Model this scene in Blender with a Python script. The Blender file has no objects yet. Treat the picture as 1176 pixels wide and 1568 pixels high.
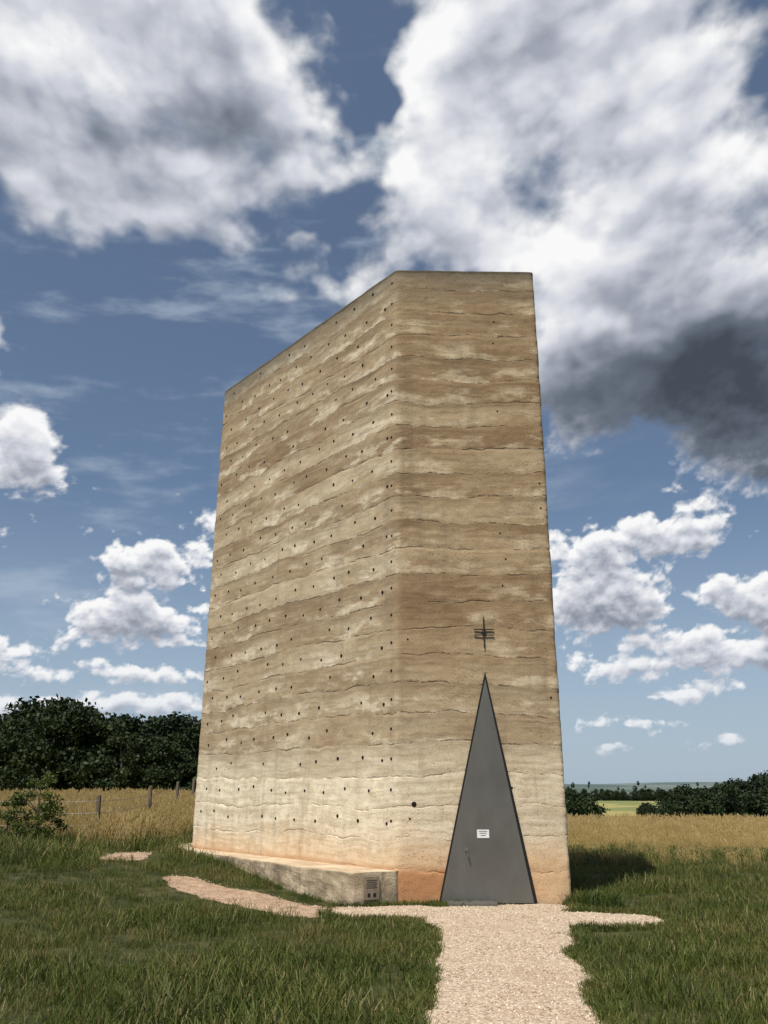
import bpy, bmesh, math, random
import numpy as np
from mathutils import Vector, Matrix, noise as mn
R=math.radians
random.seed(7); rng=np.random.default_rng(7)
sc=bpy.context.scene
sc.view_settings.view_transform='Standard'
sc.view_settings.look='None'; sc.view_settings.exposure=0; sc.view_settings.gamma=1
COL=sc.collection

# ------------------------------------------------------------------ helpers
class NT:
    def __init__(s,tree): s.t=tree; s.n=tree.nodes; s.l=tree.links
    def put(s,inp,v):
        if isinstance(v,bpy.types.NodeSocket): s.l.new(v,inp)
        elif v is not None: inp.default_value=v
    def m(s,op,a,b=None,c=None,clamp=False):
        n=s.n.new('ShaderNodeMath'); n.operation=op; n.use_clamp=clamp
        for i,v in enumerate((a,b,c)):
            if v is not None: s.put(n.inputs[i],v)
        return n.outputs[0]
    def vm(s,op,a,b=None,c=None):
        n=s.n.new('ShaderNodeVectorMath'); n.operation=op
        s.put(n.inputs[0],a)
        if b is not None:
            if op=='SCALE': s.put(n.inputs[3],b)
            else: s.put(n.inputs[1],b)
        if c is not None: s.put(n.inputs[2],c)
        return n.outputs['Value'] if op in('LENGTH','DOT_PRODUCT') else n.outputs[0]
    def mr(s,v,a,b,c=0.,d=1.,smooth=True):
        n=s.n.new('ShaderNodeMapRange')
        n.interpolation_type='SMOOTHSTEP' if smooth else 'LINEAR'
        s.put(n.inputs[0],v)
        for i,x in enumerate((a,b,c,d)): s.put(n.inputs[i+1],x)
        return n.outputs[0]
    def noise(s,vec,scale,detail=4,rough=.5,w=None,dist=0.,color=False):
        n=s.n.new('ShaderNodeTexNoise')
        if w is not None:
            n.noise_dimensions='4D'; s.put(n.inputs['W'],w)
        s.put(n.inputs['Vector'],vec); n.inputs['Scale'].default_value=scale
        n.inputs['Detail'].default_value=detail; n.inputs['Roughness'].default_value=rough
        n.inputs['Distortion'].default_value=dist
        return n.outputs[1] if color else n.outputs[0]
    def mix(s,f,a,b,mode='MIX'):
        n=s.n.new('ShaderNodeMix'); n.data_type='RGBA'; n.blend_type=mode
        s.put(n.inputs[0],f)
        for i,v in ((6,a),(7,b)):
            if isinstance(v,(tuple,list)) and len(v)==3: v=(*v,1)
            s.put(n.inputs[i],v)
        return n.outputs[2]
    def ramp(s,f,stops):
        n=s.n.new('ShaderNodeValToRGB'); e=n.color_ramp.elements
        while len(e)<len(stops): e.new(.5)
        for k,(p,c) in enumerate(stops):
            e[k].position=p; e[k].color=(*c,1)
        s.put(n.inputs[0],f); return n.outputs[0]
    def xyz(s,v):
        n=s.n.new('ShaderNodeSeparateXYZ'); s.put(n.inputs[0],v); return n.outputs
    def comb(s,x,y,z):
        n=s.n.new('ShaderNodeCombineXYZ')
        for i,v in enumerate((x,y,z)): s.put(n.inputs[i],v)
        return n.outputs[0]
    def attr(s,name):
        n=s.n.new('ShaderNodeAttribute'); n.attribute_name=name; return n.outputs['Fac']
    def pos(s): return s.n.new('ShaderNodeNewGeometry').outputs['Position']
    def rnd(s): return s.n.new('ShaderNodeObjectInfo').outputs['Random']

def new_mat(name,rough=.9,spec=.2,metal=0.):
    m=bpy.data.materials.new(name); m.use_nodes=True
    nt=NT(m.node_tree); b=nt.n['Principled BSDF']
    b.inputs['Roughness'].default_value=rough; b.inputs['Metallic'].default_value=metal
    b.inputs['Specular IOR Level'].default_value=spec
    return m,nt,b
def bump(nt,b,h,strength=.5,dist=.02):
    n=nt.n.new('ShaderNodeBump'); n.inputs['Strength'].default_value=strength
    n.inputs['Distance'].default_value=dist; nt.l.new(h,n.inputs['Height'])
    nt.l.new(n.outputs[0],b.inputs['Normal'])
def mesh_obj(name,verts,faces,mat=None,parent=None,smooth=False,link=True):
    me=bpy.data.meshes.new(name)
    me.from_pydata([tuple(map(float,v)) for v in verts],[],faces)
    me.update()
    if smooth: me.polygons.foreach_set('use_smooth',[True]*len(me.polygons))
    o=bpy.data.objects.new(name,me)
    if mat: me.materials.append(mat)
    if link: COL.objects.link(o)
    if parent: o.parent=parent
    return o
def bm_obj(name,bm,mat,parent=None,bevel=0):
    me=bpy.data.meshes.new(name); bm.normal_update(); bm.to_mesh(me); bm.free()
    me.materials.append(mat); o=bpy.data.objects.new(name,me); COL.objects.link(o)
    if parent: o.parent=parent
    if bevel:
        md=o.modifiers.new('b','BEVEL'); md.width=bevel; md.segments=2
    return o
def empty(name,loc=(0,0,0)):
    o=bpy.data.objects.new(name,None); COL.objects.link(o); o.location=loc; o.empty_display_size=.3
    return o
def ss(a,b,x):
    t=min(1,max(0,(x-a)/(b-a))); return t*t*(3-2*t)
def nss(a,b,x):
    t=np.clip((x-a)/(b-a),0,1); return t*t*(3-2*t)

# ------------------------------------------------------------------ terrain
PROF=[(0,0),(46,0),(150,-9),(250,-6.2),(450,-2.2),(650,-5),(1200,-2),(2800,27),(5000,30)]
def H(x,y):
    t=-.634*(x-.2)+.773*(y-14.6)
    lf=ss(3,-1,x)
    h=.45*ss(0,6.5,t)*lf + .6*ss(22,45,y)*ss(0,-8,x)
    r=math.hypot(x,y)
    for (a,za),(b,zb) in zip(PROF,PROF[1:]):
        if r<b: h+=za+(zb-za)*ss(a,b,r); break
    else: h+=30
    if r>20: h+=.12*mn.noise(Vector((x*.12,y*.12,0)))*ss(20,40,r)
    if r>500: h+=ss(500,2500,r)*14*mn.noise(Vector((x*.0012,y*.0012,3)))+ss(500,2000,r)*5*mn.noise(Vector((x*.004,y*.004,3)))
    return h

def axis():
    a=[i*.5 for i in range(0,61)]; st=.5
    while a[-1]<6500:
        st*=1.07; a.append(a[-1]+min(st,110))
    return [-v for v in a[:0:-1]]+a
ax=axis(); n=len(ax)
gv=[(x,y,H(x,y)) for y in ax for x in ax]
gf=[(j*n+i,j*n+i+1,(j+1)*n+i+1,(j+1)*n+i) for j in range(n-1) for i in range(n-1)]
m,nt,b=new_mat('ground_soil_grass')
P=nt.pos(); X,Y,Z=nt.xyz(P)
r=nt.vm('LENGTH',P)
n1=nt.noise(P,.35,4,.6); n2=nt.noise(P,14,4,.75); n3=nt.noise(P,2.2,3,.6)
green=nt.ramp(nt.m('ADD',nt.m('MULTIPLY',n3,.5),nt.m('MULTIPLY',n2,.5)),[(.38,(.022,.028,.009)),(.5,(.045,.052,.015)),(.62,(.11,.09,.04))])
dry=nt.ramp(n2,[(.3,(.18,.135,.045)),(.6,(.36,.27,.11))])
c=nt.mix(nt.mr(nt.m('ADD',Y,nt.m('MULTIPLY',n1,6)),26,35),green,dry)
far=nt.noise(P,.006,3,.6)
fc=nt.ramp(far,[(.4,(.03,.05,.02)),(.48,(.05,.075,.03)),(.55,(.12,.13,.05)),(.62,(.06,.08,.03))])
fld=nt.m('MULTIPLY',nt.mr(r,215,225),nt.mr(r,470,440))
fc=nt.mix(fld,fc,nt.mix(nt.mr(nt.noise(P,.02,2),.45,.5),(.30,.26,.10),(.17,.19,.065)))
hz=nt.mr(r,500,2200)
fc=nt.mix(hz,fc,nt.mix(nt.mr(nt.noise(P,.004,3,.6),.42,.56),(.075,.11,.105),(.14,.17,.16)))  # bluish aerial haze painted into the colour of the far hills
c=nt.mix(nt.mr(r,70,110),c,fc)
nt.put(b.inputs['Base Color'],c)
bump(nt,b,n2,.8,.06)
ground=mesh_obj('ground',gv,gf,m,smooth=True)

# ------------------------------------------------------------------ paths
def seg_d(px,py,a,b2):
    ax_,ay=a; bx,by=b2; dx,dy=bx-ax_,by-ay
    t=max(0,min(1,((px-ax_)*dx+(py-ay)*dy)/(dx*dx+dy*dy)))
    return math.hypot(px-ax_-t*dx,py-ay-t*dy),t
GR=[((1.0,3),(1.0,7.4),.76,.76),((1.0,7.4),(1.5,11.4),.76,.88),((1.5,11.4),(1.65,13.3),.88,1.12),
    ((1.65,13.2),(3.35,12.95),1.0,.72),((1.4,13.65),(-.2,13.6),.9,.66),((1.6,13.9),(2.6,14.2),.7,.5)]
DT=[((.1,13.55),(-1.4,14.0),.56,.42),((-1.4,14.0),(-2.5,14.9),.42,.52),((-2.5,14.9),(-3.6,15.9),.52,.26),
    ((-5.2,18.0),(-5.3,18.9),.52,.38),((-1.0,13.35),(-1.6,13.5),.22,.12)]
def pm(x,y,S):
    v=-9
    w=.16*mn.noise(Vector((x*1.3,y*1.3,5)))+.08*mn.noise(Vector((x*4,y*4,1)))
    for a,b2,r0,r1 in S:
        d,t=seg_d(x,y,a,b2); v=max(v,(r0+(r1-r0)*t)-d)
    return v+w
def path_mesh(name,S,mat,bx,off,st=.04):
    x0,x1,y0,y1=bx; nx=int((x1-x0)/st)+1; ny=int((y1-y0)/st)+1
    val={};vid={};V=[];F=[]
    for j in range(ny):
        for i in range(nx): val[i,j]=pm(x0+i*st,y0+j*st,S)
    def vi(i,j):
        if (i,j) not in vid:
            vid[i,j]=len(V); x=x0+i*st;y=y0+j*st
            V.append((x,y,H(x,y)+.006+(off-.006)*ss(-.03,.15,val[i,j])+.010*mn.noise(Vector((x*2,y*2,0)))*ss(0,.15,val[i,j])))
        return vid[i,j]
    for j in range(ny-1):
        for i in range(nx-1):
            if val[i,j]+val[i+1,j]+val[i,j+1]+val[i+1,j+1]>0:
                F.append((vi(i,j),vi(i+1,j),vi(i+1,j+1),vi(i,j+1)))
    return mesh_obj(name,V,F,mat,smooth=True)
m,nt,b=new_mat('gravel_mat')
P=nt.pos()
v=nt.n.new('ShaderNodeTexVoronoi'); v.inputs['Scale'].default_value=38; nt.l.new(P,v.inputs['Vector'])
n1=nt.noise(P,1.6,4,.6); n2=nt.noise(P,60,2,.7)
cell=nt.xyz(v.outputs['Color'])[0]
c=nt.ramp(cell,[(0,(.31,.225,.155)),(.4,(.49,.385,.275)),(.75,(.57,.46,.345)),(1,(.70,.61,.48))])
c=nt.mix(nt.mr(n1,.48,.70,0,.55),c,(.41,.29,.185))
c=nt.mix(nt.m('MULTIPLY',n2,.3),c,(.22,.165,.11))
nt.put(b.inputs['Base Color'],c); bump(nt,b,nt.m('SUBTRACT',1,v.outputs['Distance']),.7,.02)
gravel_mat=m
m,nt,b=new_mat('dirt_mat')
P=nt.pos(); n1=nt.noise(P,5,6,.65); n2=nt.noise(P,34,3,.7)
c=nt.ramp(n1,[(.3,(.22,.14,.09)),(.5,(.38,.255,.17)),(.7,(.50,.375,.27))])
c=nt.mix(nt.mr(n2,.5,.66,0,.5),c,(.54,.43,.32))
nt.put(b.inputs['Base Color'],c); bump(nt,b,n2,.9,.03)
path_mesh('gravel_path',GR,gravel_mat,(-1.4,4.8,3,14.66),.028)
path_mesh('dirt_path',DT,m,(-6.4,.7,12.7,19.8),.020)

# ------------------------------------------------------------------ chapel
chapel=empty('field_chapel')
RING=[(.23,14.70),(3.08,14.75),(3.75,18.6),(.2,23.4),(-4.36,20.3)]
LAYH=.5; HT=12.0
offs=[random.uniform(-1,1) for _ in range(60)]
def strata(x,y,z):
    return (z+.12*mn.noise(Vector((x*.33,y*.33,z*.45)))+.07*mn.noise(Vector((x*1.1+9,y*1.1,z*1.2)))+.03*mn.noise(Vector((x*4,y*4,z*4))))/LAYH+2
def disp(x,y,z,s=None):
    if s is None: s=strata(x,y,z)
    i=int(math.floor(s)); f=s-i
    d=offs[i%60]*.006
    if f>.88: d+= (offs[(i+1)%60]*.006-d)*ss(.88,1,f)
    g=math.exp(-((min(f,1-f))/.035)**2)*max(0,mn.noise(Vector((x*1.6,y*1.6,z*3)))*1.6+.25)
    return d-.008*g+.007*mn.noise(Vector((x*1.3,y*1.3,z*2.5)))+.006*mn.noise(Vector((x*7,y*7,z*9)))
cols=[]
for k in range(5):
    a=Vector(RING[k]); b2=Vector(RING[(k+1)%5]); L=(b2-a).length; nseg=int(L/.05)
    d=(b2-a).normalized(); nr=Vector((d.y,-d.x))
    pv=(Vector(RING[k])-Vector(RING[k-1])).normalized(); pn=Vector((pv.y,-pv.x))
    for i in range(nseg):
        p=a+(b2-a)*(i/nseg); cols.append((p.x,p.y,(nr+pn).normalized() if i==0 else nr, 1 if i==0 else 0))
NZ=400; nc=len(cols); V=[];S=[]
for j in range(NZ+1):
    z=-.4+(HT+.4)*j/NZ
    for (x,y,nr,cr) in cols:
        s=strata(x,y,z); dd=disp(x,y,z,s)
        if cr: dd-= .010+.03*abs(mn.noise(Vector((x,y,z*5))))+.03*max(0,mn.noise(Vector((x,y,z*14)))-.15)
        zz=z+ (.02*mn.noise(Vector((x*1.5,y*1.5,0))) if j==NZ else 0)
        V.append((x+nr.x*dd,y+nr.y*dd,zz)); S.append(s)
F=[(j*nc+i,j*nc+(i+1)%nc,(j+1)*nc+(i+1)%nc,(j+1)*nc+i) for j in range(NZ) for i in range(nc)]
F.append(tuple(NZ*nc+i for i in range(nc)))

m,nt,b=new_mat('rammed_concrete',.95,.1)
P=nt.pos(); X,Y,Z=nt.xyz(P); st=nt.attr('strata')
n_f=nt.noise(P,5,5,.7)
st2=nt.m('ADD',st,nt.m('MULTIPLY',nt.m('SUBTRACT',n_f,.5),.18))
idx=nt.m('FLOOR',st2); fr=nt.m('FRACT',st2)
wn=nt.n.new('ShaderNodeTexWhiteNoise'); wn.noise_dimensions='1D'; nt.l.new(idx,wn.inputs['W']); wv=wn.outputs[0]
sv=nt.vm('MULTIPLY',P,(1,1,2.6))
p1=nt.noise(sv,.55,4,.6,w=nt.m('MULTIPLY',idx,1.7))
p2=nt.noise(nt.vm('MULTIPLY',P,(1,1,3.0)),1.15,5,.64,w=nt.m('MULTIPLY',idx,.9))
t=nt.m('ADD',nt.m('ADD',nt.m('MULTIPLY',wv,.25),nt.m('MULTIPLY',p1,.75)),nt.m('MULTIPLY',n_f,.25))
c=nt.ramp(t,[(.40,(.285,.198,.118)),(.54,(.375,.275,.170)),(.66,(.46,.355,.228)),(.82,(.58,.475,.325))])
lens=nt.m('MULTIPLY',nt.mr(p2,.465,.59),nt.mr(fr,.9,.35))
lens=nt.m('MULTIPLY',lens,nt.mr(nt.noise(P,.45,3),.35,.53))
c=nt.mix(nt.m('MULTIPLY',lens,.88),c,nt.mix(nt.mr(n_f,.3,.7),(.58,.475,.33),(.86,.76,.58)))
lam=nt.noise(nt.comb(nt.m('MULTIPLY',X,.5),nt.m('MULTIPLY',Y,.5),nt.m('MULTIPLY',st2,5.5)),1.6,3,.65)
c=nt.mix(nt.mr(lam,.48,.68,0,.34),c,(.20,.145,.09))
c=nt.mix(nt.mr(lam,.46,.30,0,.28),c,(.70,.59,.43))
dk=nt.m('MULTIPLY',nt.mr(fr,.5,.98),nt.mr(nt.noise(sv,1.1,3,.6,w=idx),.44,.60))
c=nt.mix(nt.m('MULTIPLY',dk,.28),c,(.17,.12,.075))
edge=nt.m('MINIMUM',fr,nt.m('SUBTRACT',1,fr))
jl=nt.m('MULTIPLY',nt.mr(edge,.045,.0),nt.mr(nt.noise(P,1.7,5,.75),.45,.58))
c=nt.mix(nt.m('MULTIPLY',jl,.62),c,(.10,.072,.047))
br=nt.m('MULTIPLY',nt.mr(X,.1,.4),nt.mr(Z,2.6,4.4))
c=nt.mix(nt.m('MULTIPLY',br,.9),c,nt.mix(1.0,c,(.78,.71,.635),'MULTIPLY'))  # front face: browner weathering, plus its weaker sunlight darkened into the colour
zl=nt.m('MULTIPLY',nt.m('SUBTRACT',idx,2),.5)
zz=nt.m('ADD',nt.m('MULTIPLY',zl,.7),nt.m('MULTIPLY',Z,.3))
lo=nt.m('MULTIPLY',nt.mr(nt.m('ADD',zz,nt.m('MULTIPLY',p1,1.0)),2.8,2.25),nt.mr(X,1.0,-.3,.6,.94))
c=nt.mix(lo,c,nt.mix(nt.mr(nt.m('ADD',nt.m('MULTIPLY',n_f,.5),nt.m('MULTIPLY',lam,.5)),.40,.62),(.90,.80,.61),(.64,.53,.37)))
og=nt.mr(nt.m('ADD',Z,nt.m('MULTIPLY',nt.noise(P,1.2,4),.9)),1.65,.8)
c=nt.mix(nt.m('MULTIPLY',og,nt.mr(X,-.4,.6,.58,.72)),c,(.60,.36,.18))
fo=nt.m('MULTIPLY',nt.mr(nt.m('ADD',Z,nt.m('MULTIPLY',n_f,.15)),.68,.52),nt.mr(X,2.9,1.2))
c=nt.mix(nt.m('MULTIPLY',fo,.75),c,(.41,.175,.068))
tp=nt.m('MULTIPLY',nt.mr(nt.m('ADD',Z,nt.m('MULTIPLY',p1,1.1)),11.5,12.7),.75)
c=nt.mix(tp,c,(.13,.11,.085))
c=nt.mix(nt.mr(nt.m('ADD',Z,nt.m('MULTIPLY',n_f,.1)),11.96,12.03,0,.7),c,(.05,.045,.035))
drip=nt.noise(nt.vm('MULTIPLY',P,(3,3,.25)),1.3,3,.6)
c=nt.mix(nt.m('MULTIPLY',nt.mr(drip,.52,.72),.2),c,(.15,.12,.09))
g=nt.noise(P,45,3,.75)
c=nt.mix(1.0,c,nt.ramp(g,[(.3,(.66,.66,.66)),(.5,(1,1,1)),(.7,(1.0,1.0,1.0))]),'MULTIPLY')
pv=nt.n.new('ShaderNodeTexVoronoi'); pv.inputs['Scale'].default_value=17; nt.l.new(P,pv.inputs['Vector'])
pit=nt.m('MULTIPLY',nt.mr(pv.outputs['Distance'],.2,.1),nt.mr(nt.noise(P,1.4,3),.5,.62))
c=nt.mix(nt.m('MULTIPLY',pit,.55),c,(.1,.08,.06))
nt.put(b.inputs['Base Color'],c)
hgt=nt.m('ADD',nt.m('ADD',nt.m('MULTIPLY',g,.35),nt.m('MULTIPLY',n_f,.6)),nt.m('ADD',nt.m('MULTIPLY',pit,-.7),nt.m('MULTIPLY',jl,-.6)))
bump(nt,b,hgt,.7,.02)
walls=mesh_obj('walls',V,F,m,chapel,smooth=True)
at=walls.data.attributes.new('strata','FLOAT','POINT'); at.data.foreach_set('value',S)
walls.data.polygons[len(F)-1].use_smooth=False

m,nt,b=new_mat('tie_hole_shade'); b.inputs['Base Color'].default_value=(.012,.01,.009,1)  # shade inside the tie holes, painted as near-black discs on the wall
hole_mat=m
bm=bmesh.new()
def hole(p,nr,rad):
    z=p[2]; dd=disp(p[0],p[1],z)
    q=Vector((p[0]+nr.x*(dd+.002),p[1]+nr.y*(dd+.002),z))
    rot=Vector((nr.x,nr.y,0)).to_track_quat('Z','Y').to_matrix().to_4x4()
    bmesh.ops.create_cone(bm,cap_ends=True,segments=10,radius1=rad,radius2=rad*.9,depth=.008,matrix=Matrix.Translation(q)@rot)
A=Vector(RING[4]);B=Vector(RING[0]); L=(B-A).length; d=(B-A).normalized(); nl=Vector((d.y,-d.x))
for k in range(2,24):
    z=k*.5+.26; s0=.3+(.3 if k%2 else 0)
    q=0
    while s0+q<L-.25:
        s=s0+q+random.uniform(-.09,.09)
        if s<L-.25 and random.random()<.9:
            p=A+d*s; hole((p.x,p.y,z+random.uniform(-.07,.07)),nl,random.uniform(.027,.036))
        q+=.66
    p=B-d*.14; hole((p.x,p.y,z),nl,.027)
def yf(x): return 14.70+(x-.23)*.01754
nf=Vector((.0175,-1)).normalized()
hole((.526,yf(.526),1.53),nf,.045)
for k in range(2,24):
    if random.random()<.4:
        x=random.choice([.42,2.2,2.92])+random.uniform(-.05,.05); hole((x,yf(x),k*.5+.3),nf,.018)
bm_obj('tie_hole_discs',bm,hole_mat,chapel)

# door
m,nt,b=new_mat('door_steel',.42,.4,.55)
P=nt.pos(); q=nt.noise(nt.vm('MULTIPLY',P,(1,1,.5)),2.5,5,.65)
nt.put(b.inputs['Base Color'],nt.ramp(q,[(.3,(.15,.145,.13)),(.7,(.185,.18,.162))]))
nt.put(b.inputs['Roughness'],nt.mr(q,.3,.7,.46,.56)); door_mat=m
m,nt,b=new_mat('frame_black',.6,.3,.2); b.inputs['Base Color'].default_value=(.02,.019,.018,1); frame_mat=m
def prism(name,pts,y0,y1,mat,bev=0,parent=chapel):
    bm=bmesh.new(); f=[bm.verts.new((x,yf(x)+y0,z)) for x,z in pts]; k=[bm.verts.new((x,yf(x)+y1,z)) for x,z in pts]
    bm.faces.new(f); bm.faces.new(k[::-1]); nn=len(pts)
    for i in range(nn): bm.faces.new((f[i],k[i],k[(i+1)%nn],f[(i+1)%nn]))
    bmesh.ops.recalc_face_normals(bm,faces=bm.faces)
    return bm_obj(name,bm,mat,parent,bev)
white,nt,b=new_mat('sign_white',.5); b.inputs['Base Color'].default_value=(.75,.75,.75,1)
prism('door_frame',[(.905,-.02),(2.525,-.02),(1.79,3.74)],-.035,.05,frame_mat)
prism('door_panel',[(.945,.03),(2.455,.03),(1.785,3.60)],-.07,-.036,door_mat,.004)
prism('door_sign',[(1.56,1.01),(1.76,1.01),(1.76,1.14),(1.56,1.14)],-.078,-.071,white)
for k,(x0,x1,z) in enumerate([(1.59,1.73,1.115),(1.60,1.72,1.085),(1.62,1.70,1.05)]):
    prism('sign_text_%d'%k,[(x0,z-.004),(x1,z-.004),(x1,z+.004),(x0,z+.004)],-.080,-.0785,frame_mat)
m,nt,b=new_mat('handle_metal',.3,.5,.9); b.inputs['Base Color'].default_value=(.4,.4,.38,1); hmat=m
bm=bmesh.new()
bmesh.ops.create_cone(bm,cap_ends=True,segments=16,radius1=.028,radius2=.028,depth=.02,matrix=Matrix.Translation((1.38,yf(1.38)-.08,.83))@Matrix.Rotation(R(90),4,'X'))
bmesh.ops.create_cone(bm,cap_ends=True,segments=10,radius1=.011,radius2=.011,depth=.05,matrix=Matrix.Translation((1.38,yf(1.38)-.11,.83))@Matrix.Rotation(R(90),4,'X'))
bmesh.ops.create_cone(bm,cap_ends=True,segments=10,radius1=.012,radius2=.012,depth=.12,matrix=Matrix.Translation((1.39,yf(1.38)-.135,.785))@Matrix.Rotation(R(-14),4,'Y'))
bm_obj('door_handle',bm,hmat,chapel)
bm=bmesh.new(); bmesh.ops.create_cube(bm,size=1,matrix=Matrix.Translation((1.42,14.46,.05))@Matrix.Diagonal((.78,.32,.05,1)))
bm_obj('door_threshold',bm,door_mat,chapel,.004)
bm=bmesh.new()
def bar(x,z,w,h):
    bmesh.ops.create_cube(bm,size=1,matrix=Matrix.Translation((x,yf(x)-.018,z))@Matrix.Diagonal((w,.014,h,1)))
bar(1.795,4.43,.018,.56)
for zz_ in (4.485,4.385): bar(1.70,zz_,.165,.017); bar(1.89,zz_,.165,.017)
bar(1.768,4.435,.013,.083); bar(1.822,4.435,.013,.083)
bm_obj('cross',bm,frame_mat,chapel)

# plinth bench
m,nt,b=new_mat('plinth_concrete',.95,.1)
P=nt.pos(); n1=nt.noise(P,1.6,5,.65); n2=nt.noise(P,30,3,.7)
c=nt.ramp(n1,[(.32,(.24,.185,.125)),(.5,(.41,.33,.225)),(.68,(.55,.46,.33))])
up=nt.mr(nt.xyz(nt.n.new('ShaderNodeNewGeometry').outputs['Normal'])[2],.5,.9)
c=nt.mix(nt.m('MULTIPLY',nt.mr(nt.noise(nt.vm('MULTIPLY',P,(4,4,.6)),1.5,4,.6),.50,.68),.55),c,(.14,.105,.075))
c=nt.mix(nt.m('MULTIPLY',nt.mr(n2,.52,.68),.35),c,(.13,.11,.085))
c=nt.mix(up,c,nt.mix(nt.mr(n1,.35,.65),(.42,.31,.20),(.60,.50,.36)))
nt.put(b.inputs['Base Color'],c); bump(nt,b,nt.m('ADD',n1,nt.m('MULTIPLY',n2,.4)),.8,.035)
out=[(.225,14.66),(-.45,14.30),(-1.42,15.45),(-2.5,17.0),(-3.5,18.4),(-4.35,19.7),(-5.3,21.9),(-4.7,22.3)]
inn=[(-4.15,20.38),(.33,14.80)]
bm=bmesh.new()
def resample(pts,st):
    o=[]
    for a,b2 in zip(pts,pts[1:]):
        k=max(1,int(math.dist(a,b2)/st))
        for i in range(k): o.append((a[0]+(b2[0]-a[0])*i/k,a[1]+(b2[1]-a[1])*i/k))
    o.append(pts[-1]); return o
ro=resample(out,.1); poly=ro+inn
rings=[]
for z in (-.35,-.1,.0,.05,.1,.15,.2,.25,.3,.35,.4,.44,.47,.49,.5):
    rr=[]
    for i,(x,y) in enumerate(poly):
        w=(.022*mn.noise(Vector((x*2.5,y*2.5,z*5)))+.014*mn.noise(Vector((x*9,y*9,z*12)))) if i<len(ro) else 0
        k=.014 if z>.495 else (.004 if z>.48 else 0)
        rr.append(bm.verts.new((x+w*.7+k*.7,y+w*.7+k*.5,z+(.012*mn.noise(Vector((x*2.5,y*2.5,9))) if z>.4 else 0))))
    rings.append(rr)
for a,b2 in zip(rings,rings[1:]):
    for i in range(len(a)):
        j=(i+1)%len(a); bm.faces.new((a[i],a[j],b2[j],b2[i]))
bm.faces.new(rings[-1]); bmesh.ops.recalc_face_normals(bm,faces=bm.faces)
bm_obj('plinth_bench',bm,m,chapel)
m,nt,b=new_mat('plaque_stone',.7,.3); q=nt.noise(nt.pos(),14,4)
nt.put(b.inputs['Base Color'],nt.ramp(q,[(.3,(.18,.145,.10)),(.7,(.28,.23,.17))]))
pa=Vector((-.45,14.30)); pb=Vector((.225,14.66)); pd=(pb-pa).normalized(); pn=Vector((pd.y,-pd.x))
plaque=empty('plaque')
def pq(s,z,w,h,dep,off,name,mat):
    c0=pa+pd*s+pn*off; Mx=Matrix(((pd.x,-pn.x,0,c0.x),(pd.y,-pn.y,0,c0.y),(0,0,1,z),(0,0,0,1)))
    bm=bmesh.new(); bmesh.ops.create_cube(bm,size=1,matrix=Mx@Matrix.Diagonal((w,dep,h,1)))
    return bm_obj(name,bm,mat,plaque,.002 if dep>.01 else 0)
pq(.30,.27,.27,.34,.03,.025,'plate',m)
for k in range(5): pq(.30,.385-.027*k,.20-.03*(k%2),.007,.002,.042,'line_%d'%k,frame_mat)
for k in (-.05,.05): pq(.30+k,.17,.05,.055,.002,.042,'symbol',frame_mat)

# ------------------------------------------------------------------ vegetation
def leaf_mat(name,stops,trans=.25):
    m,nt,b=new_mat(name,.6,.25)
    q=nt.m('ADD',nt.m('MULTIPLY',nt.attr('tint'),.6),nt.m('MULTIPLY',nt.rnd(),.4))
    cc=nt.ramp(q,stops)
    if name=='lawn_blade':
        pn_=nt.noise(nt.pos(),.6,3,.6)
        cc=nt.mix(nt.mr(pn_,.50,.64,0,.42),cc,(.19,.155,.055)); cc=nt.mix(nt.mr(pn_,.49,.34,0,.5),cc,(.03,.052,.010))
    nt.put(b.inputs['Base Color'],cc)
    if trans<=0: return m
    tr=nt.n.new('ShaderNodeBsdfTranslucent'); nt.l.new(cc,tr.inputs[0])
    mx=nt.n.new('ShaderNodeMixShader'); mx.inputs[0].default_value=trans
    nt.l.new(b.outputs[0],mx.inputs[1]); nt.l.new(tr.outputs[0],mx.inputs[2])
    nt.l.new(mx.outputs[0],nt.n['Material Output'].inputs[0]); return m
lawn_mat=leaf_mat('lawn_blade',[(0,(.036,.056,.009)),(.35,(.076,.104,.016)),(.62,(.122,.145,.03)),(.82,(.22,.19,.08)),(1,(.36,.28,.14))])
dry_mat=leaf_mat('meadow_stalk',[(0,(.16,.15,.04)),(.4,(.36,.27,.095)),(1,(.58,.45,.22))])
weed_mat=leaf_mat('weed_leaf',[(0,(.03,.055,.012)),(1,(.10,.14,.03))])
tree_mat=leaf_mat('tree_foliage',[(0,(.007,.014,.005)),(.5,(.018,.033,.009)),(1,(.043,.060,.015))],.1)
bush_mat=leaf_mat('bush_foliage',[(0,(.035,.06,.012)),(1,(.13,.16,.035))],.25)
bark,nt,b=new_mat('bark'); nt.put(b.inputs['Base Color'],nt.ramp(nt.noise(nt.pos(),3,3),[(.3,(.05,.04,.03)),(.7,(.12,.10,.08))]))

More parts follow.
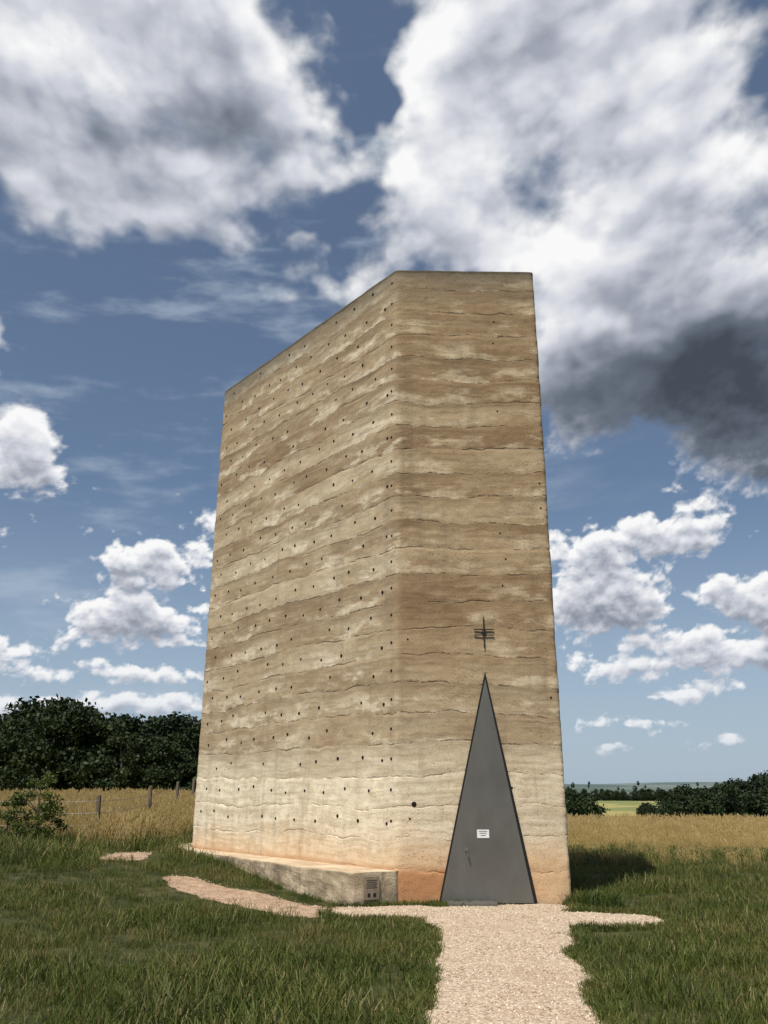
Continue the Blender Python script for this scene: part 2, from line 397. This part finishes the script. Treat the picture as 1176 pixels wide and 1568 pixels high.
def clump(name,nb,rad,h0,h1,w,mat,seed,lean=.5,head=False):
    r=np.random.default_rng(seed); V=[];F=[];T=[]
    for _ in range(nb):
        a=r.uniform(0,6.283); d=rad*math.sqrt(r.uniform()); x=d*math.cos(a); y=d*math.sin(a)
        h=r.uniform(h0,h1); la=r.uniform(0,6.283); ln=h*lean*r.uniform(.1,1); fa=r.uniform(0,3.14)
        wx=w*.5*math.cos(fa)*r.uniform(.7,1.3); wy=w*.5*math.sin(fa); i=len(V); t=r.uniform()
        for f,k in ((0,1),(.5,.9),(.85,.5)):
            cx=x+math.cos(la)*ln*f*f; cy=y+math.sin(la)*ln*f*f; z=h*f-.02
            V+= [(cx-wx*k,cy-wy*k,z),(cx+wx*k,cy+wy*k,z)]; T+=[t,t]
        cx=x+math.cos(la)*ln; cy=y+math.sin(la)*ln
        V.append((cx,cy,h*(1-.15*lean)-.02)); T.append(t)
        F+=[(i,i+1,i+3,i+2),(i+2,i+3,i+5,i+4),(i+4,i+5,i+6)]
        if head and r.uniform()<.7:
            i=len(V); hh=h*.14; hw=w*1.6
            V+=[(cx,cy,h*.86-.02),(cx+hw,cy,h*.86+hh*.5),(cx,cy,h*.86+hh+.02),(cx-hw,cy,h*.86+hh*.5),(cx,cy+hw,h*.86+hh*.5),(cx,cy-hw,h*.86+hh*.5)]
            T+=[.9]*6; F+=[(i,i+1,i+2,i+3),(i,i+4,i+2,i+5)]
    o=mesh_obj(name,V,F,mat,link=False)
    at=o.data.attributes.new('tint','FLOAT','POINT'); at.data.foreach_set('value',T); return o
def collect(name,objs):
    c=bpy.data.collections.new(name)
    for o in objs: c.objects.link(o)
    return c
def scatter(name,pts,scl,coll,tilt=.12):
    me=bpy.data.meshes.new(name); me.from_pydata(pts,[],[]); o=bpy.data.objects.new(name,me); COL.objects.link(o)
    at=me.attributes.new('sc','FLOAT','POINT'); at.data.foreach_set('value',scl)
    rv=np.zeros((len(pts),3)); rv[:,2]=rng.uniform(0,6.283,len(pts)); rv[:,:2]=rng.uniform(-tilt,tilt,(len(pts),2))
    at=me.attributes.new('rot','FLOAT_VECTOR','POINT'); at.data.foreach_set('vector',rv.ravel())
    g=bpy.data.node_groups.new(name+'_gn','GeometryNodeTree')
    g.interface.new_socket('Geometry',in_out='INPUT',socket_type='NodeSocketGeometry')
    g.interface.new_socket('Geometry',in_out='OUTPUT',socket_type='NodeSocketGeometry')
    N=g.nodes; gi=N.new('NodeGroupInput'); go=N.new('NodeGroupOutput')
    ip=N.new('GeometryNodeInstanceOnPoints'); ci=N.new('GeometryNodeCollectionInfo')
    ci.inputs['Collection'].default_value=coll; ci.inputs['Separate Children'].default_value=True; ci.inputs['Reset Children'].default_value=True
    ip.inputs['Pick Instance'].default_value=True
    a1=N.new('GeometryNodeInputNamedAttribute'); a1.data_type='FLOAT'; a1.inputs[0].default_value='sc'
    a2=N.new('GeometryNodeInputNamedAttribute'); a2.data_type='FLOAT_VECTOR'; a2.inputs[0].default_value='rot'
    l=g.links; l.new(gi.outputs[0],ip.inputs['Points']); l.new(ci.outputs[0],ip.inputs['Instance'])
    l.new(a1.outputs[0],ip.inputs['Scale']); l.new(a2.outputs[0],ip.inputs['Rotation']); l.new(ip.outputs[0],go.inputs[0])
    md=o.modifiers.new('scatter','NODES'); md.node_group=g; return o
def inside(x,y,poly):
    c=False; j=len(poly)-1
    for i in range(len(poly)):
        xi,yi=poly[i]; xj,yj=poly[j]
        if (yi>y)!=(yj>y) and x<(xj-xi)*(y-yi)/(yj-yi)+xi: c=not c
        j=i
    return c
PL=out+inn
def blocked(x,y,mg=0.):
    if 14<y<24 and (inside(x,y,RING) or inside(x,y,PL)): return True
    if y<14.7 and -1.5<x<4.9 and pm(x,y,GR)>mg: return True
    if 12.5<y<20.3 and x<.8 and pm(x,y,DT)>mg and random.random()<.93: return True
    return False

lawnC=collect('lawn_clumps',[clump('lc%d'%i,62,.22,.05,.15,.0085,lawn_mat,i,.7) for i in range(3)]+[clump('lc9',36,.2,.08,.26,.0075,lawn_mat,9,.8)])
edgeC=collect('edge_clumps',[clump('ec%d'%i,26,.09,.04,.12,.008,lawn_mat,70+i,.9) for i in range(2)])
pts=[];scl=[]
def add_lawn(y0,y1,dens,s0,s1):
    area=(y1-y0)*2*(.52*(y1+y0)/2+1.5); 
    for _ in range(int(area*dens)):
        y=random.uniform(y0,y1); w=.52*y+1.5; x=random.uniform(-w,w)
        if blocked(x,y,-.08): continue
        t=mn.noise(Vector((x*.5,y*.5,2)))+.6*mn.noise(Vector((x*1.7,y*1.7,2)))
        near_path=pm(x,y,GR)>-.35 and -1.5<x<4.9 and y<14.7
        s=random.uniform(s0,s1)*(1+.65*t)
        if near_path: s*=.7
        if x<0 and 12.5<y<20 and pm(x,y,DT)>-.3: s*=.55
        if x<-5 and y>17: s*=1.5
        pts.append((x,y,H(x,y))); scl.append(max(.4,s))
add_lawn(6,10,27,.85,1.3); add_lawn(10,16,23,.65,1.05); add_lawn(16,30,11,.8,1.3)
scatter('lawn_grass',pts,scl,lawnC)
pts=[];scl=[]
while len(pts)<2600:
    x=random.uniform(-1.4,4.8); y=random.uniform(6,14.6); v_=pm(x,y,GR)
    if not(-.2<v_<.04) or blocked(x,y,.05): continue
    pts.append((x,y,H(x,y)+.01)); scl.append(random.uniform(.5,1.2))
scatter('path_edge_grass',pts,scl,edgeC)

dryC=collect('meadow_clumps',[clump('mc%d'%i,28,.35,.35,.8,.013,dry_mat,20+i,.35,True) for i in range(3)])
pts=[];scl=[]
for _ in range(11000):
    y=22+26*random.random()**1.1; w=.52*y+3; x=random.uniform(-w,w)
    lim=25.2 if x<0 else 29.5
    lim+=2.8*mn.noise(Vector((x*.25,y*.25,7)))
    if y<lim or blocked(x,y): continue
    if x>0: k=.38+.4*ss(28,38,y)
    else: k=.85
    pts.append((x,y,H(x,y))); scl.append(k*random.uniform(.7,1.25))
for _ in range(120):
    y=random.uniform(21,25); x=random.uniform(-7.2,-5.4)
    if blocked(x,y): continue
    pts.append((x,y,H(x,y))); scl.append(random.uniform(.5,1.1))
for _ in range(90):
    y=random.uniform(22.5,25); x=random.uniform(-13,-7.2)
    pts.append((x,y,H(x,y))); scl.append(random.uniform(.3,.8))
for _ in range(240):
    y=random.uniform(22,29); x=random.uniform(4,17)
    if blocked(x,y): continue
    pts.append((x,y,H(x,y))); scl.append(random.uniform(.25,.5))
scatter('meadow_grass',pts,scl,dryC)

weedC=collect('weed_clumps',[clump('wc0',70,.2,.15,.42,.014,weed_mat,31,.8),clump('wc1',60,.2,.15,.40,.012,lawn_mat,32,.7),clump('wc2',60,.2,.15,.36,.012,weed_mat,33,.9)])
pts=[];scl=[]
for _ in range(40):
    x=3.12+random.gauss(.22,.22); y=14.42+random.gauss(0,.15)
    if inside(x,y,RING): continue
    pts.append((x,y,H(x,y))); scl.append(random.uniform(.35,.95))
for _ in range(50):
    s=random.random(); x=3.2+s*.7+random.uniform(0,.3); y=14.8+s*3.8
    pts.append((x,y,H(x,y))); scl.append(random.uniform(.3,.6))
for k in range(len(out)-1):
    if k==0: continue
    a,b2=out[k],out[k+1]
    for _ in range(int(math.dist(a,b2)*5)):
        s=random.random(); x=a[0]+(b2[0]-a[0])*s-random.uniform(.08,.3); y=a[1]+(b2[1]-a[1])*s-random.uniform(0,.15)
        if pm(x,y,DT)>0.05: continue
        pts.append((x,y,H(x,y))); scl.append(random.uniform(.2,.45))
scatter('weeds',pts,scl,weedC)

st=[]
m,nt,b=new_mat('pebble',.9,.2); nt.put(b.inputs['Base Color'],nt.ramp(nt.rnd(),[(0,(.32,.24,.17)),(.5,(.51,.41,.30)),(1,(.72,.64,.52))]))
for i in range(3):
    bm=bmesh.new(); bmesh.ops.create_icosphere(bm,subdivisions=1,radius=.012)
    for v_ in bm.verts: v_.co*=random.uniform(.7,1.2); v_.co.z*=.65
    me=bpy.data.meshes.new('pb'); bm.to_mesh(me); bm.free(); me.materials.append(m); st.append(bpy.data.objects.new('pb%d'%i,me))
pts=[];scl=[]
for _ in range(20000):
    x=random.uniform(-1.3,4.7); y=random.uniform(6,14.6)
    v_=pm(x,y,GR)
    if v_<-.14 or inside(x,y,PL): continue
    if v_<0 and random.random()<.6: continue
    pts.append((x,y,H(x,y)+(.029 if v_>.1 else .012))); scl.append(random.uniform(.4,1.3))
for _ in range(6000):
    x=random.uniform(-6,.5); y=random.uniform(12.9,19.5)
    if pm(x,y,DT)<-.05 or inside(x,y,PL): continue
    pts.append((x,y,H(x,y)+.02)); scl.append(random.uniform(.4,1.1))
scatter('path_stones',pts,scl,collect('stones',st),3)

# trees
def tree_mesh(name,seed,h,rx=.34,nclump=46,per=120,leaf=.026,base=.12,lmat=tree_mat):
    r=np.random.default_rng(seed); V=[];F=[];T=[];MI=[]
    def tube(p,q,r0,r1,s=7):
        p=np.array(p);q=np.array(q); d=q-p; d/=np.linalg.norm(d); u=np.cross(d,[.3,.9,.1]); u/=np.linalg.norm(u); w=np.cross(d,u); i=len(V)
        for c0,rr in ((p,r0),(q,r1)):
            for k in range(s):
                a=6.283*k/s; V.append(tuple(c0+rr*(math.cos(a)*u+math.sin(a)*w))); T.append(0)
        for k in range(s): F.append((i+k,i+(k+1)%s,i+s+(k+1)%s,i+s+k)); MI.append(1)
    tube((0,0,-.3),(.02*h,0,.35*h),.028*h,.02*h); tube((.02*h,0,.35*h),(0,.02*h,.8*h),.02*h,.006*h)
    cs=[]
    for k in range(nclump):
        a=r.uniform(0,6.283); zz=r.uniform(base,.95); prof=math.sin(math.pi*min(1,max(.0,(zz-base+.12)/(1.06-base+.1))))**.7
        d=rx*h*prof*math.sqrt(r.uniform(.25,1))*r.uniform(.75,1.12)
        c0=(d*math.cos(a),d*math.sin(a),zz*h); cs.append(c0)
        if k%3==0: tube((0,0,max(.2,zz-.22)*h),c0,.009*h,.003*h,5)
    for c0 in cs:
        cr=h*r.uniform(.06,.12); ct=r.uniform()
        dv=r.normal(size=(per,3)); dv/=np.linalg.norm(dv,axis=1)[:,None]
        pos=np.array(c0)+dv*(cr*r.uniform(.35,1.15,(per,1)))*np.array([1.15,1.15,.8])
        a1=r.normal(size=(per,3)); a1/=np.linalg.norm(a1,axis=1)[:,None]
        a2=np.cross(a1,r.normal(size=(per,3))); a2/=np.linalg.norm(a2,axis=1)[:,None]
        s=leaf*h*r.uniform(.5,1.2,(per,1))
        for p,x,y in zip(pos,a1*s,a2*s*.6):
            i=len(V); V.extend([tuple(p-x),tuple(p+y),tuple(p+x),tuple(p-y)]); F.append((i,i+1,i+2,i+3)); MI.append(0)
            t=min(1,max(0,ct*.7+r.uniform(0,.3))); T.extend([t]*4)
    me=bpy.data.meshes.new(name); me.from_pydata(V,[],F); me.materials.append(lmat); me.materials.append(bark)
    me.polygons.foreach_set('material_index',MI)
    at=me.attributes.new('tint','FLOAT','POINT'); at.data.foreach_set('value',T); me.update(); return me
TM=[tree_mesh('tree_%d'%i,50+i,10,rx=[.34,.4,.3,.36][i],nclump=56,per=130,leaf=.021) for i in range(4)]
def put_tree(par,x,y,h):
    o=bpy.data.objects.new('tree',random.choice(TM)); COL.objects.link(o); o.parent=par
    k=h/10; o.scale=(k*random.uniform(.9,1.2),k*random.uniform(.9,1.2),k); o.rotation_euler=(0,0,random.uniform(0,6.28))
    o.location=(x,y,H(x,y)-.3)
fl=empty('forest_treeline')
for k in range(150):
    D=random.uniform(78,112); q=random.uniform(-.62,-.12)
    top=.090
    if -.40<q<-.32: top=.108
    if q>-.28: top=.088
    x=q*D; z=H(x,D); h=(top*D+1.73-z)*random.uniform(.70,1.0)*(.93 if D<85 else 1)
    put_tree(fl,x,D,max(5,h))
fr_=empty('valley_treeline')
for k in range(260):
    q=random.uniform(.12,.62); 
    if .226<q<.332:
        D=random.uniform(470,560); h=random.uniform(4,7)
    elif q<.226:
        D=random.uniform(120,200); h=(random.uniform(-.002,.007)*D+1.73-H(q*D,D))
    else:
        D=random.uniform(120,230); h=(random.uniform(-.010,.008+.016*(q-.33)/.12)*D+1.73-H(q*D,D))
    put_tree(fr_,q*D,D,max(3.0,h))
for k in range(14):
    q=random.uniform(.235,.33); D=random.uniform(200,235); put_tree(fr_,q*D,D,random.uniform(1.5,3.0))
for k in range(9):
    q=.300+random.uniform(-.010,.010); D=random.uniform(270,330); put_tree(fr_,q*D,D,random.uniform(3,4.5))
wd=empty('distant_woods')
for k in range(190):
    q=random.uniform(-.5,.6); D=random.uniform(600,1900); put_tree(wd,q*D,D,random.uniform(6,11))

bmesh_=tree_mesh('bush_mesh',90,1.75,rx=.42,nclump=34,per=100,leaf=.024,base=.08,lmat=bush_mat)
o=bpy.data.objects.new('bush',bmesh_); COL.objects.link(o); o.location=(-8.75,22.3,H(-8.75,22.3)-.02)
o=bpy.data.objects.new('bush',bmesh_); COL.objects.link(o); o.location=(-9.7,22.9,H(-9.6,22.9)-.02); o.scale=(.75,.8,.65); o.rotation_euler=(0,0,2)

# fence
wood,nt,b=new_mat('weathered_wood'); nt.put(b.inputs['Base Color'],nt.ramp(nt.noise(nt.vm('MULTIPLY',nt.pos(),(8,8,1)),3,4),[(.3,(.09,.07,.05)),(.7,(.21,.175,.13))]))
wire,nt,b=new_mat('wire_metal',.5,.5,.7); b.inputs['Base Color'].default_value=(.2,.2,.19,1)
fence=empty('wire_fence')
PO=[(-15.5,23.9),(-11.4,23.8),(-7.6,23.6),(-7.75,29.3),(-8.2,35),(-8.9,41),(-9.6,47)]
tops=[]
for i,(x,y) in enumerate(PO):
    bm=bmesh.new(); g0=H(x,y); hh=1.15 if i<3 else 1.25; le=random.uniform(-.05,.05)
    rings=[]
    for z,rr in ((-.3,.07),(.3,.068),(.8,.064),(hh-.02,.06),(hh,.045)):
        rings.append([bm.verts.new((x+le*z+rr*math.cos(a*.785),y+rr*math.sin(a*.785)*1.1,g0+z+(.02*math.cos(a) if z>1 else 0))) for a in range(8)])
    for a,b2 in zip(rings,rings[1:]):
        for k in range(8): bm.faces.new((a[k],a[(k+1)%8],b2[(k+1)%8],b2[k]))
    bm.faces.new(rings[-1]); bm_obj('post_%d'%i,bm,wood,fence); tops.append((x,y,g0,le))
bm=bmesh.new()
for a,b2 in zip(tops,tops[1:]):
    for hh in (.4,.7,1.0):
        prev=None
        for k in range(9):
            f=k/8; x=a[0]+(b2[0]-a[0])*f; y=a[1]+(b2[1]-a[1])*f-.06; z=a[2]+(b2[2]-a[2])*f+hh-.05*math.sin(math.pi*f)
            p=Vector((x,y,z))
            if prev is not None:
                dd=p-prev; bmesh.ops.create_cone(bm,segments=4,radius1=.006,radius2=.006,depth=dd.length,matrix=Matrix.Translation((p+prev)/2)@dd.to_track_quat('Z','Y').to_matrix().to_4x4())
            prev=p
bm_obj('wires',bm,wire,fence)

# ------------------------------------------------------------------ sky
SX,SY=-.49,-.872; EL=60.5; STR=.085
def sky_node(nt):
    sky=nt.n.new('ShaderNodeTexSky'); sky.sky_type='NISHITA'; sky.sun_disc=False
    sky.sun_elevation=R(EL); sky.sun_rotation=math.atan2(SX,SY); sky.air_density=1.0; sky.dust_density=1.0; sky.ozone_density=2.0
    return sky
w=bpy.data.worlds.new('World'); sc.world=w; w.use_nodes=True; nt=NT(w.node_tree)
bg=nt.n['Background']; bg.inputs['Strength'].default_value=STR
nt.l.new(sky_node(nt).outputs[0],bg.inputs[0])

# cloud-bearing part of the sky: a far partial dome (azimuth/elevation in degrees)
def gn(x,y,seed):
    xi=np.floor(x).astype(np.int64); yi=np.floor(y).astype(np.int64); fx=x-xi; fy=y-yi
    def grad(ix,iy,dx,dy):
        h=(ix*374761393+iy*668265263+seed*974634777)&0xffffffff
        h=((h^(h>>13))*1274126177)&0xffffffff; h=h^(h>>16)
        a=h*(2*math.pi/4294967296.0); return np.cos(a)*dx+np.sin(a)*dy
    u=fx*fx*fx*(fx*(fx*6-15)+10); v=fy*fy*fy*(fy*(fy*6-15)+10)
    a=grad(xi,yi,fx,fy); b=grad(xi+1,yi,fx-1,fy); c=grad(xi,yi+1,fx,fy-1); d=grad(xi+1,yi+1,fx-1,fy-1)
    return (a+(b-a)*u)*(1-v)+(c+(d-c)*u)*v
def fbm(x,y,o,seed,rough=.55,bil=False):
    s=np.zeros_like(x); a=1.;t=0
    for k in range(o):
        n_=gn(x,y,seed+k*17)*1.5
        if bil: n_=np.abs(n_)*2-.45
        s+=a*n_; t+=a; a*=rough; x=x*2.03+5.1; y=y*2.03+1.7
    return s/t*1.6
STEP=.115
azc=np.arange(-40,40.01,STEP); ext=np.linspace(41,85,45)
AZ=np.concatenate([-ext[::-1],azc,ext]); ELV=np.arange(-1.6,62,STEP)
az,el=np.meshgrid(AZ,ELV)
ca=az*np.cos(np.radians(np.clip(el,0,60)))
BL=[(-25,47,17,8.0,1.0),(-15,43.5,9.5,5.0,.95),(-28,40,8,4.0,.9),(-20,54,16,6,.9),(-23,37.2,10,3.2,.9),(-13,38.4,8,2.8,.8),(-5.5,41.8,5.5,3.0,.85),
 (17,47,19,9.5,1.05),(6,45,6.5,5,.95),(4.5,39,6,4.5,.95),(25,37,11,8,1.0),(13,35,8,5,1.0),(13,54,15,6,.7),
 (22,28,12,6.0,1.1),(27,22,8,4.5,.95),(14,27,5,5,.8),
 (-7,34.5,3,1.8,.5),(-5,31.8,2,1.4,.35),(-1.5,35,5,3.0,.8),(-3,29.5,4,2,.4),
 (-26,20.5,3.6,2.8,1.0),(-28.5,27,2.8,2.6,.95),
 (-15.5,14.8,4.2,2.0,.80),(-18,14.2,2.4,1.6,.5),(-12,17.6,2.4,1.8,.65),
 (-17.6,10.7,4.2,2.2,1.05),(-13.5,10.5,2.6,1.4,.55),
 (-26,8.6,6,1.0,.55),(-18,7.2,12,.9,.55),(-24,5.2,8,1.0,.62),(-14.5,5.2,6,1.0,.62),(-19,3.4,9,.7,.45),
 (19.8,16.3,4.6,1.8,.95),(13.6,15.6,3.4,1.7,.8),(16,12.6,3.4,2.4,1.0),(13.4,11.4,2.4,2.6,.7),
 (23.6,11.8,3.0,1.8,.95),(27,10.8,3.0,1.6,.8),(19.3,9.6,3.6,1.0,.8),(21.5,7.9,4.6,1.5,.75),(26,8.4,3.6,1.5,.7),(15,8.0,3.4,1.3,.6),(19.5,6.2,3,.6,.55),
 (14.8,2.8,2.6,.5,.45),(20.9,3.0,3.2,.6,.45),(17.5,4.4,4,.6,.42),
 (-2.2,49,2.0,4.6,-.6),(-9,27,8,4,-.4),(-17,28.5,9,5,-.4)]
hi=nss(14,34,el)
wx=fbm(ca/7,el/7,4,3)*(1.0+3.2*hi)+fbm(ca/2.2,el/2.2,3,8)*.8; wy=fbm(ca/7,el/7,4,91)*(.5+2.0*hi)+fbm(ca/2.2,el/2.2,3,28)*.4
tot=np.zeros_like(az)
for (a,e,rx,ry,wt) in BL:
    q_=np.sqrt(((az+wx-a)/rx)**2+((el+wy-e)/ry)**2); tot+=wt*(1-nss(.15,1.35,q_))
om=nss(34,46,np.abs(az)); tot+=om*nss(-.05,.25,fbm(az/22,el/12,2,44))*.9
tot=np.clip(tot,-.4,1.3)
bigS=fbm(ca/9,el/6.5,4,7,.48)
big=.58*fbm(ca/9,el/6.5,7,7,.54)+.25*fbm(ca/5.5,el/4.2,6,61,.52,True)
sml=.42*fbm(ca/2.6,el/1.7,6,15,.58)+.34*fbm(ca/1.7,el/1.25,5,71,.58,True)
nz=big*hi+sml*(1-hi)
dens=tot*1.15+nz
A=np.zeros_like(az); acc=np.zeros(az.shape[1])
for j in range(len(ELV)-1,-1,-1):
    Ls=1.0+3.6*ss(12,38,ELV[j])
    A[j]=acc
    acc=acc*math.exp(-STEP/Ls)+np.clip(dens[j]-.45,0,.7)*STEP/Ls
    if j%3==0: acc=np.roll(acc,1)
lit=np.exp(-A*2.4)
soft_l=fbm(ca/7.5,el/5,4,120,.42); puff=fbm(ca/4.8,el/3.6,4,320,.46,True)
low_l=fbm(ca/1.2,el/.9,6,120,.6)
shade=.50+(.50-.12*hi)*lit+hi*(.14*soft_l+.07*puff+.17)+(1-hi)*.11*low_l
up=np.roll(dens,-4,axis=0); shade+=np.clip((dens-up)*.35,-.14,.16)*(1-hi)
dS=tot*1.0+.8*bigS+.2*puff
up2=np.roll(dS,-14,axis=0); shade+=np.clip((dS-up2)*.26,-.10,.14)*hi
for (a,e,rx,ry,wt) in [(-20,39.6,16,3.6,-.22),(-14,44,7,4,-.08),(23.5,26.2,14,5.0,-.66),(28,21.5,8,4,-.34),(26,32,8,3,-.10),(12,46,8,4,-.06),(4,43,5,7,.14),(-27,46,10,5,.08),(12,34,6,5,.20),(28,39,5,5,.12),(20,50,9,4,-.08)]:
    q_=np.sqrt(((az+wx*.8-a)/rx)**2+((el+wy*.8-e)/ry)**2); shade+=wt*(1-nss(.1,1.3,q_))
veil=nss(.0,.9,fbm(ca/13+el/30,el/3.2-ca/26,6,200,.6))*.6*nss(1.2,.3,np.abs((az+12)/30))
veil=np.clip(veil+.12,0,.6)
RD=6000.
a_=np.radians(az); e_=np.radians(el)
co_=np.stack([RD*np.cos(e_)*np.sin(a_),RD*np.cos(e_)*np.cos(a_),RD*np.sin(e_)],-1).reshape(-1,3).astype(np.float32)
nr_,ncl=az.shape; I=np.arange(nr_*ncl).reshape(nr_,ncl)
fq=np.stack([I[:-1,:-1],I[1:,:-1],I[1:,1:],I[:-1,1:]],-1).reshape(-1,4).astype(np.int32)
me=bpy.data.meshes.new('sky'); me.vertices.add(len(co_)); me.vertices.foreach_set('co',co_.ravel())
me.loops.add(fq.size); me.loops.foreach_set('vertex_index',fq.ravel())
me.polygons.add(len(fq)); me.polygons.foreach_set('loop_start',np.arange(0,fq.size,4,dtype=np.int32))
try: me.polygons.foreach_set('loop_total',np.full(len(fq),4,dtype=np.int32))
except Exception: pass
me.update(calc_edges=True)
for nm,arr in (('cd',dens),('cs',shade),('cv',veil)):
    at=me.attributes.new(nm,'FLOAT','POINT'); at.data.foreach_set('value',arr.ravel().astype(np.float32))
m=bpy.data.materials.new('sky_clouds'); m.use_nodes=True; nt=NT(m.node_tree); nt.n.remove(nt.n['Principled BSDF'])
Dn=nt.vm('NORMALIZE',nt.pos())
sk=sky_node(nt); nt.l.new(Dn,sk.inputs[0])
s1=nt.vm('SCALE',sk.outputs[0],STR)
z=nt.xyz(Dn)[2]
s1=nt.mix(1.0,s1,(.80,.88,.94),'MULTIPLY')
s1=nt.mix(nt.attr('cv'),s1,(.42,.50,.60))
s1=nt.mix(nt.mr(z,.36,-.02,0,.72),s1,(.44,.54,.66))
fine=nt.noise(Dn,70,3,.6)
d=nt.m('ADD',nt.attr('cd'),nt.m('MULTIPLY',nt.m('SUBTRACT',fine,.5),nt.mr(z,.25,.55,.32,.18)))
soft=nt.mr(z,.25,.6,.32,.85)
alpha=nt.m('MULTIPLY',nt.mr(d,.34,nt.m('ADD',.40,soft)),nt.mr(z,.022,.06))
shd=nt.m('ADD',nt.attr('cs'),nt.m('MULTIPLY',nt.m('SUBTRACT',fine,.5),nt.mr(z,.25,.55,.12,.03)))
cc=nt.ramp(shd,[(0,(.06,.075,.10)),(.3,(.14,.165,.21)),(.55,(.36,.39,.46)),(.78,(.66,.68,.74)),(1,(.95,.95,.95))])
cc=nt.mix(nt.mr(z,.20,.0,0,.45),cc,(.50,.58,.68))
em=nt.n.new('ShaderNodeEmission'); nt.l.new(nt.mix(alpha,s1,cc),em.inputs[0])
nt.l.new(em.outputs[0],nt.n['Material Output'].inputs[0])
try: m.cycles.emission_sampling='NONE'
except Exception: pass
me.materials.append(m); COL.objects.link(bpy.data.objects.new('sky',me))

sun=bpy.data.lights.new('sun','SUN'); sun.energy=5.0; sun.angle=R(.5); sun.color=(1,.94,.84)
so=bpy.data.objects.new('sun',sun); COL.objects.link(so)
ce=math.cos(R(EL)); dv=Vector((SX*ce,SY*ce,math.sin(R(EL))))
so.rotation_euler=dv.to_track_quat('Z','Y').to_euler(); so.location=dv*40

cam=bpy.data.cameras.new('camera'); co=bpy.data.objects.new('camera',cam); COL.objects.link(co)
cam.sensor_fit='VERTICAL'; cam.sensor_height=36; cam.lens=36*1268/1568; cam.clip_end=12000; cam.clip_start=.05
co.matrix_world=Matrix.Translation((0,0,1.73))@Matrix.Rotation(R(108.65),4,'X')@Matrix.Rotation(R(.26),4,'Z')
sc.camera=co
